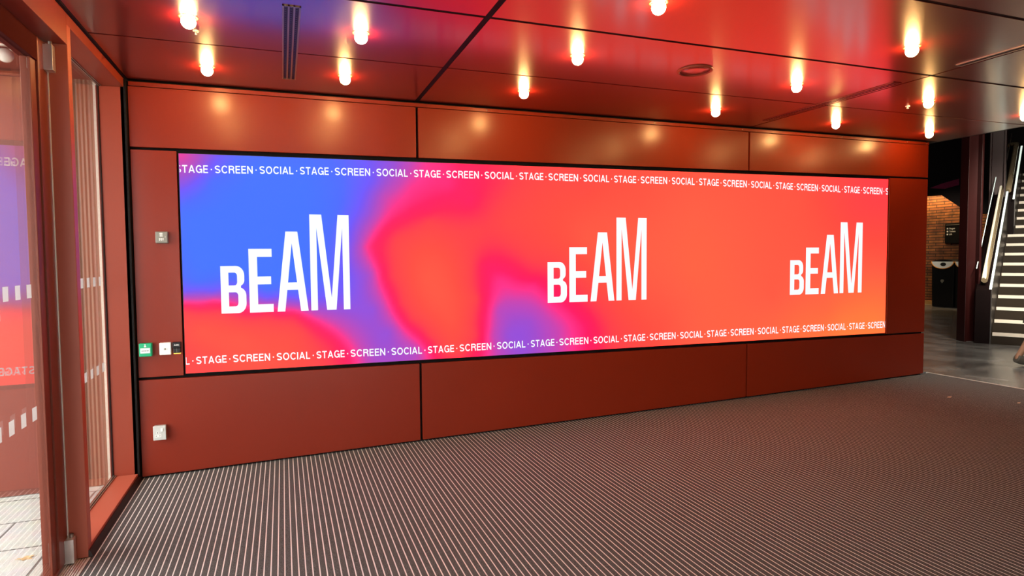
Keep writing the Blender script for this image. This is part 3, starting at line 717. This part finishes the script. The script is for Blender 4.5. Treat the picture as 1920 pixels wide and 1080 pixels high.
struct(MB().box(-.95, -.165, -14, .06, 2.78, 2.95).build('soffit_outside', M['outwall']), 'red soffit outside the entrance')
t = empty('outdoor_lamp', (-.470, -.585, 2.78), 'unlit white globe lamp under the soffit outside the glass door', 'lamp')
MB().lathe([(.036, .0), (.036, -.012), (.048, -.014), (.055, -.006), (.055, .0)], (-.470, -.585, 2.78), 28).build('rim', M['bead'], t)
MB().lathe([(max(.0004, .040*math.sin(k*PI/12)), .040*math.cos(k*PI/12)-.050) for k in range(13)]+[(.0004, -.09)], (-.470, -.585, 2.78), 24).build('globe', M['globe_off'], t)
g = MB()
n = 12
top = []
for k in range(n):
    a = 2*PI*k/n; r = .030*(1 if k % 2 else .55); top.append((-.330+r*1.5*math.cos(a), -1.06+r*math.sin(a), -.0215+.004*math.sin(a*2)))
g.prism(top, (0, 0, .0015)); tag(g.build('fallen_leaf', M['leaf']), 'dry brown leaf on the pale paving outside the door', 'leaf')

# paper scraps on the matting
for (x, y, w, lab) in ((7.085, -.853, .030, 'tiny pale scrap on the matting near the end of the screen wall'), (7.40, -1.277, .022, 'tiny pale scrap on the matting near the right edge of the photo')):
    z = fl(x)+.0015
    g = MB().prism([(x-w, y, z), (x-w*.2, y-w*.5, z), (x+w, y-w*.15, z+.004), (x+w*.7, y+w*.5, z), (x-w*.4, y+w*.45, z)], (0, 0, .002))
    tag(g.build('paper_scrap', M['scrap']), lab, 'scrap', 'scraps on the matting')

# ------------------------------------------------------------------ rest of the shell
struct(MB().box(3.0, 19.5, YB-.2, YB, -.2, 6.2).build('wall_front', M['skirt']), 'wall behind the camera')
w = empty('window_6', (1.4, YB, 1.4)); struct(w, 'added glazing for daylight behind the camera')  # unseen glazing, added so daylight reaches the screen wall and door frames
g = MB()
for x in (-.16, .62, 1.40, 2.18, 2.94): g.box(x, x+.06, YB-.12, YB, -.02, 2.80)
g.box(-.16, 3.0, YB-.12, YB, 2.2, 2.95); g.box(-.16, 3.0, YB-.12, YB, -.1, .08)
g.build('window_frame', M['frame'], w)
MB().box(-.16, 3.0, YB-.07, YB-.06, .08, 2.2).build('glass_pane', M['glass'], w)
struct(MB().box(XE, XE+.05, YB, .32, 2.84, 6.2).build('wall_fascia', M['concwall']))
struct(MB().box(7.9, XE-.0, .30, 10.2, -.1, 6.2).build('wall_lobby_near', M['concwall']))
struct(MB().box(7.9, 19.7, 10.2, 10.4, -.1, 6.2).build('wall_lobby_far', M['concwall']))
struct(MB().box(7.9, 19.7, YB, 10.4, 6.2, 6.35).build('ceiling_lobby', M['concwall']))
struct(MB().box(18.3, 18.5, YB, 10.4, -.1, 6.2).build('wall_lobby_end', M['concwall']))
# ------------------------------------------------------------------ lobby: brick wall, sign, bins
BXW = 17.95
bw = MB().box(BXW, BXW+.3, 3.0, 10.0, LOB, 3.4); struct(bw.build('wall_brick', M['brick']), 'rough orange-lit brick wall beyond the screen wall')
struct(MB().box(BXW-.06, BXW, 3.0, 10.0, LOB, LOB+.10).build('baseboard_brick', M['timber']), 'pale plinth along the brick wall')
bh = empty('wall_bulkhead', (17.4, 6, 3)); struct(bh, 'dark sloping bulkhead over the brick wall')
X = 17.35
MB().prism([(X, 10.0, 3.22), (X, 6.40, 3.13), (X, 5.88, 2.745), (X, 5.60, 2.56), (X, 3.0, 2.54), (X, 3.0, 6.1), (X, 10.0, 6.1)], (.25, 0, 0)).build('bulkhead_face', M['concwall'], bh)
MB().prism([(X-.02, 6.70, 3.34), (X-.02, 6.40, 3.42), (X-.02, 5.94, 3.50), (X-.02, 5.94, 3.34), (X-.02, 6.30, 3.28)], (.01, 0, 0)).build('painted_light_edge', M['magenta'], bh)

t = empty('wall_sign', (BXW, 6.44, 2.13), 'small black direction sign with three short white lines on the brick wall', 'sign')
MB().box(BXW-.05, BXW, 6.10, 6.655, 1.86, 2.40).build('sign_board', M['black'], t, bevel=.004)
MB().box(BXW-.056, BXW-.05, 6.10, 6.62, 2.345, 2.360).build('top_line', M['grey'], t)
def sign_text(s, y, z, h, parent):
    v, f = text_mesh(s, off=.015)
    MB().add([(BXW-.0515, y-p[0]*h/.7, z+p[1]*h/.7) for p in v], f).build('sign_lettering', M['whiteink'], parent)
for k, s in enumerate(('Stages', 'Toilets', 'Lift')):
    z = 2.235-.078*k
    sign_text(s, 6.54, z, .042, t)
    MB().box(BXW-.0525, BXW-.05, 6.565, 6.605, z, z+.040).build('pictogram', M['whiteink'] if k else M['dots'], t)

def make_bin(y1, y0, label):
    """recycling bin whose front carries a pale half-moon plate with an oval mouth"""
    xf = 17.25
    t = empty('recycling_bin', (xf+.25, (y0+y1)/2, LOB), label, 'bin', 'recycling bins by the brick wall')
    zt = 1.36; c = (y0+y1)/2; hw = (y1-y0)/2
    g = MB(); n = 14
    prof = [(xf, y0+.01, LOB+.02), (xf, y1-.01, LOB+.02), (xf, y1, zt-.02)]
    g.hexa([(xf+.01, y0+.02, LOB), (xf+.5, y0+.02, LOB), (xf+.5, y1-.02, LOB), (xf+.01, y1-.02, LOB), (xf, y0, zt), (xf+.5, y0, zt), (xf+.5, y1, zt), (xf, y1, zt)])
    g.build('bin_body', M['black'], t, bevel=.02)
    pts = [(xf+.0-.012, c+hw*.98*math.cos(a), zt+.01-.185*math.sin(a)) for a in [PI*k/n for k in range(n+1)]]
    g = MB().prism(pts, (.01, 0, 0)); pl = g.build('half_moon_plate', M['white'], t)
    g = MB().tube([(xf-.013, p[1], p[2]) for p in pts], .011, 8); g.build('plate_edge', M['bin_edge'], pl)
    g = MB(); n2 = 18
    g.prism([(xf-.016, c-.02+.075*math.cos(2*PI*k/n2), zt-.062+.046*math.sin(2*PI*k/n2)) for k in range(n2)], (.004, 0, 0)); g.build('mouth', M['ink'], t)
    pts = [(xf-.002, c+hw*math.cos(a), zt+.06*math.sin(a)) for a in [PI*k/n for k in range(n+1)]]
    MB().prism(pts, (.5, 0, 0)).build('lid', M['black'], t)
    MB().prism([(xf-.0, c-.045, .86), (xf-.0, c+.005, .80), (xf-.0, c+.05, .86), (xf, c+.03, .90), (xf, c-.03, .90)], (-.006, 0, 0)).build('emblem', M['grey'], t)
    return t
M['bin_edge'] = paint('orange_plate_edge', (.75, .30, .05), rough=.5)
make_bin(6.54, 5.945, 'black recycling bin with a pale half-moon plate, left of the column')
make_bin(5.925, 5.375, 'black recycling bin mostly hidden behind the dark column')

# columns
def column(x, y, s, h, rot, label):
    t = empty('column', (x, y, LOB), label); t['kind'] = 'structure'
    ca, sa = math.cos(rot), math.sin(rot)
    def P(u, v, z): return (x+u*ca-v*sa, y+u*sa+v*ca, z)
    def bar(u0, u1, v0, v1, name, mat):
        MB().hexa([P(u0, v0, LOB), P(u1, v0, LOB), P(u1, v1, LOB), P(u0, v1, LOB), P(u0, v0, h), P(u1, v0, h), P(u1, v1, h), P(u0, v1, h)]).build(name, mat, t, bevel=.003)
    bar(-s, s, -s, -s+.03, 'flange', M['column']); bar(-s, s, s-.03, s, 'flange', M['column']); bar(-.012, .012, -s+.03, s-.03, 'web', M['column'])
    return t
column(11.20, 1.655, .108, 6.1, math.radians(62), 'dark oxblood steel column in front of the stair')
column(14.02, 3.0, .125, 6.1, math.radians(28), 'oxblood steel column behind the stair rail')

# ------------------------------------------------------------------ staircase
PH = math.radians(28); dv = Vector((math.cos(PH), math.sin(PH), 0)); nv = Vector((math.sin(PH), -math.cos(PH), 0)); S0 = Vector((11.167, 1.294, 0))
def SP(a, o, z): q = S0+dv*a+nv*o; return (q.x, q.y, z)
st = empty('staircase', (S0.x, S0.y, LOB), 'brown stair with cream nosings and a lit glass-edged parapet', 'staircase')
GO, RI, SW = .34, .175, 2.2
for k in range(18):
    z = LOB+RI*(k+1); a = GO*k; o0 = .0 if a < 3.3 else .1
    s = MB().hexa([SP(a, o0, z-RI-.02 if k else LOB), SP(a+GO+.04, o0, z-RI-.02 if k else LOB), SP(a+GO+.04, SW, z-RI-.02 if k else LOB), SP(a, SW, z-RI-.02 if k else LOB),
                   SP(a, o0, z), SP(a+GO+.04, o0, z), SP(a+GO+.04, SW, z), SP(a, SW, z)]).build('step', M['riser'], st)
    MB().hexa([SP(a-.008, o0+.02, z-.045), SP(a+.06, o0+.02, z-.045), SP(a+.06, SW, z-.045), SP(a-.008, SW, z-.045),
               SP(a-.008, o0+.02, z+.004), SP(a+.06, o0+.02, z+.004), SP(a+.06, SW, z+.004), SP(a-.008, SW, z+.004)]).build('nosing', M['nosing'], s)
def slab(a0, a1, o0, o1, top, name, mat, parent, bot=None):
    pts = [SP(a0, o0, bot(a0) if bot else LOB), SP(a1, o0, bot(a1) if bot else LOB), SP(a1, o0, top(a1)), SP(a0, o0, top(a0))]
    return MB().prism(pts, nv*(o1-o0)).build(name, mat, parent)
t1 = lambda a: 1.0+.515*a
t2 = lambda a: .90+.515*a
pp = slab(0, 3.45, -.20, -.012, t1, 'parapet', M['parapet'], st)
slab(.01, 3.45, -.012, 0, lambda a: t1(a)-.005, 'parapet_lining', M['parapet_in'], pp)
slab(.02, 3.40, -.035, -.004, lambda a: t1(a)+.012, 'lit_edge_strip', M['led'], pp, t1)
slab(.02, 3.40, -.198, -.192, lambda a: t1(a)+.33, 'glass_upstand', M['glassstair'], pp, t1)
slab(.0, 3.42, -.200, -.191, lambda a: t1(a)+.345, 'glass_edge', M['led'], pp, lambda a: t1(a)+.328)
hr = MB().tube([SP(a, -.10, 1.12+.515*a) for a in (.05, 1.0, 2.0, 3.0, 3.4)], .042, 14).build('handrail', M['rail'], st)
MB().tube([SP(a, -.112, 1.148+.515*a) for a in (.05, 1.0, 2.0, 3.0, 3.4)], .022, 10).build('rail_glow', M['railglow'], hr)
p2 = slab(3.47, 6.1, -.10, .088, t2, 'parapet', M['parapet'], st)
slab(3.47, 6.1, .088, .1, lambda a: t2(a)-.005, 'parapet_lining', M['parapet_in'], p2)
slab(3.3, 5.9, .065, .096, lambda a: t2(a)+.012, 'lit_edge_strip', M['led'], p2, t2)
slab(3.47, 5.9, -.098, -.092, lambda a: t2(a)+.30, 'glass_upstand', M['glassstair'], p2, t2)
slab(3.47, 5.9, -.100, -.090, lambda a: t2(a)+.31, 'glass_edge', M['bead'], p2, lambda a: t2(a)+.298)
MB().tube([SP(a, -.01, .98+.515*a) for a in (3.5, 4.2, 5.0, 5.7)]+[SP(5.9, -.01, .98+.515*5.86), SP(6.05, -.09, .98+.515*5.9), SP(6.1, -.18, .98+.515*5.9)], .045, 14).build('handrail', M['rail'], st)
# ------------------------------------------------------------------ person walking out of the picture in the lobby
A0 = Vector((9.455, .04, LOB)); da = Vector((.937, -.350, 0)); ds = Vector((-.350, -.937, 0))   # walking direction, toward the camera
def PP(a, s, z): q = A0+da*a+ds*s; return (q.x, q.y, q.z+z)
def skinned(name, nodes, edges, root, mat, parent, sub=2):
    me = bpy.data.meshes.new(name); keys = list(nodes)
    me.from_pydata([PP(*nodes[k][:3]) for k in keys], [(keys.index(a), keys.index(b)) for a, b in edges], [])
    o = bpy.data.objects.new(name, me); COL.objects.link(o)
    md = o.modifiers.new('skin', 'SKIN'); md.use_smooth_shade = True
    for i, k in enumerate(keys):
        r = nodes[k][3]; r = r if isinstance(r, tuple) else (r, r)
        me.skin_vertices[0].data[i].radius = r; me.skin_vertices[0].data[i].use_root = (k == root)
    sd = o.modifiers.new('smooth', 'SUBSURF'); sd.levels = sub; sd.render_levels = sub
    me.materials.append(mat)
    if parent is not None: put(o, parent)
    return o
pz = empty('person', PP(.5, 0, 0), 'person walking out past the right edge, only a bare ankle and grey shoe in view', 'person')
N = {'pelvis': (.50, 0, .93, (.15, .11)), 'waist': (.51, 0, 1.08, (.13, .095)), 'chest': (.53, 0, 1.27, (.155, .11)), 'neck0': (.54, 0, 1.41, .065), 'neck': (.555, 0, 1.49, .05),
     'jaw': (.592, 0, 1.555, (.070, .066)), 'skull': (.580, 0, 1.645, (.105, .092)), 'crown': (.570, 0, 1.725, (.08, .075)), 'nose': (.690, 0, 1.610, .014),
     'hipb': (.47, .09, .86, .09), 'kneeb': (.31, .09, .50, .055), 'calfb': (.20, .09, .34, .050), 'ankleb': (.085, .09, .155, .036), 'heelb': (.035, .09, .09, .032), 'ballb': (.17, .09, .045, .030),
     'hipf': (.54, -.09, .86, .09), 'kneef': (.76, -.09, .51, .055), 'calff': (.80, -.09, .35, .050), 'anklef': (.87, -.09, .11, .036), 'heelf': (.86, -.09, .05, .034), 'ballf': (1.02, -.09, .045, .030),
     'shb': (.53, .17, 1.37, .058), 'elb': (.53, .235, 1.10, .042), 'wrb': (.62, .235, .90, .028), 'hab': (.66, .235, .83, (.03, .018)), 'fib': (.675, .235, .76, (.02, .012)), 'thb': (.70, .215, .80, .010),
     'shf': (.53, -.17, 1.37, .058), 'elf': (.47, -.235, 1.10, .042), 'wrf': (.50, -.235, .88, .028), 'haf': (.52, -.235, .81, (.03, .018)), 'fif': (.53, -.235, .74, (.02, .012)), 'thf': (.56, -.215, .78, .010)}
E_ = [('pelvis', 'waist'), ('waist', 'chest'), ('chest', 'neck0'), ('neck0', 'neck'), ('neck', 'jaw'), ('jaw', 'skull'), ('skull', 'crown'), ('jaw', 'nose'),
      ('pelvis', 'hipb'), ('hipb', 'kneeb'), ('kneeb', 'calfb'), ('calfb', 'ankleb'), ('ankleb', 'heelb'), ('heelb', 'ballb'), ('pelvis', 'hipf'), ('hipf', 'kneef'), ('kneef', 'calff'), ('calff', 'anklef'), ('anklef', 'heelf'), ('heelf', 'ballf'),
      ('chest', 'shb'), ('shb', 'elb'), ('elb', 'wrb'), ('wrb', 'hab'), ('hab', 'fib'), ('hab', 'thb'), ('chest', 'shf'), ('shf', 'elf'), ('elf', 'wrf'), ('wrf', 'haf'), ('haf', 'fif'), ('haf', 'thf')]
for hand, tip, sgn in (('hab', 'fib', 1), ('haf', 'fif', -1)):     # four fingers of unequal length, gently curled
    ha, hs, hz, _r = N[hand]; del N[tip]; E_.remove((hand, tip))
    for k in range(4):
        o = (k-1.5)*.021; ln = (.062, .074, .080, .068)[k]
        N[tip+'k%d' % k] = (ha+.010+o, hs, hz-.040, .0095); N[tip+'m%d' % k] = (ha+.018+o*1.1, hs-.004*sgn, hz-.040-ln*.55, .0085); N[tip+'t%d' % k] = (ha+.022+o*1.1, hs-.016*sgn, hz-.040-ln, .0070)
        E_ += [(hand, tip+'k%d' % k), (tip+'k%d' % k, tip+'m%d' % k), (tip+'m%d' % k, tip+'t%d' % k)]
skinned('body', N, E_, 'pelvis', M['skin'], pz)
def shoe(s, heel, ball, toe, za):
    n = {'h0': (heel[0]-.005, s, heel[1], (.050, .058)), 'h1': (heel[0]+.05, s, heel[1]-.008+za, (.050, .060)), 'b': (ball[0], s, ball[1], (.054, .042)), 't': (toe[0], s, toe[1], (.038, .024))}
    return skinned('shoe', n, [('h0', 'h1'), ('h1', 'b'), ('b', 't')], 'h1', M['shoe'], pz)
shoe(.09, (.035, .095), (.175, .045), (.25, .030), -.012)
shoe(-.09, (.855, .048), (1.02, .040), (1.10, .030), .0)
# knee-length dress
g = MB(); n = 28
prof = [(.310, .12, .51), (.290, .125, .60), (.235, .13, .75), (.190, .135, .90), (.150, .125, 1.05), (.155, .13, 1.20), (.175, .125, 1.32), (.15, .09, 1.40), (.075, .07, 1.435)]
vs = []
for ra, rs, z in prof:
    for k in range(n):
        a = 2*PI*k/n; fold = 1+.05*math.sin(a*7)*max(0, (.9-z)/.4)
        vs.append(PP(.53+ra*math.cos(a)*fold, (rs+.07)*math.sin(a)*fold, z))
g.add(vs, [(i*n+k, i*n+(k+1) % n, (i+1)*n+(k+1) % n, (i+1)*n+k) for i in range(len(prof)-1) for k in range(n)], True)
g.build('dress', M['cloth'], pz)
g = MB(); vs = []; n = 20; m = 14
for i in range(m+1):
    th = PI*i/m; r = max(.003, math.sin(th))
    for k in range(n):
        a = 2*PI*k/n; low = 1.0 if th < 1.7 else 1-.25*(th-1.7)
        vs.append(PP(.542+.112*r*math.cos(a)*low-.03*max(0, th-1.6), .106*r*math.sin(a)*low, 1.668+.130*math.cos(th)))
g.add(vs, [(i*n+k, i*n+(k+1) % n, (i+1)*n+(k+1) % n, (i+1)*n+k) for i in range(m) for k in range(n)], True)
g.build('hair', M['hair'], pz)

# ------------------------------------------------------------------ lights
def area(name, loc, rot, sx, sy, power, col):
    l = bpy.data.lights.new(name, 'AREA'); l.shape = 'RECTANGLE'; l.size = sx; l.size_y = sy; l.energy = power; l.color = col
    o = bpy.data.objects.new(name, l); o.location = loc; o.rotation_euler = rot; COL.objects.link(o); return o
area('brick_grazer', (17.76, 6.4, 3.3), (0, 0, 0), .10, 4.0, BRICKW, (1.0, .62, .25))
l = bpy.data.lights.new('stair_fill_spot', 'SPOT'); l.energy = STAIRS; l.spot_size = math.radians(46); l.spot_blend = .7; l.color = (1.0, .90, .76); l.shadow_soft_size = .15  # unseen spot added to brighten the stair nosings
o = bpy.data.objects.new('stair_fill_spot', l); o.location = (8.7, -1.6, 3.9); o.rotation_euler = (Vector((12.6, 1.2, 1.6))-Vector(o.location)).to_track_quat('-Z', 'Y').to_euler(); COL.objects.link(o)
area('stair_fill', (9.0, -1.0, 5.9), (0, math.radians(-22), 0), 1.2, 1.6, STAIRW, (1.0, .88, .72))  # unseen area lamp added to light the stair from above
l = bpy.data.lights.new('bin_fill_spot', 'SPOT'); l.energy = BINW; l.spot_size = math.radians(42); l.spot_blend = .6; l.color = (1.0, .84, .62); l.shadow_soft_size = .1  # unseen spot added to brighten the plates on the bins
o = bpy.data.objects.new('bin_fill_spot', l); o.location = (14.2, 5.4, 5.2); o.rotation_euler = (Vector((17.3, 6.3, 1.2))-Vector(o.location)).to_track_quat('-Z', 'Y').to_euler(); COL.objects.link(o)
area('lobby_fill', (8.9, -.5, 6.0), (0, 0, 0), 2.0, 2.0, LOBW, (1.0, .92, .82))  # unseen area lamp added to light the lobby floor
w = bpy.data.worlds.new('overcast_sky'); scene.world = w; w.use_nodes = True
nt = w.node_tree; bg = nt.nodes['Background']; bg.inputs['Strength'].default_value = SKY
tc = nt.nodes.new('ShaderNodeTexCoord'); sp = nt.nodes.new('ShaderNodeSeparateXYZ'); rp = nt.nodes.new('ShaderNodeValToRGB')
nt.links.new(tc.outputs['Generated'], sp.inputs[0]); nt.links.new(sp.outputs['Z'], rp.inputs['Fac'])
rp.color_ramp.elements[0].color = (.93, .95, .90, 1); rp.color_ramp.elements[1].color = (1.0, 1.0, .95, 1)
nt.links.new(rp.outputs['Color'], bg.inputs['Color'])
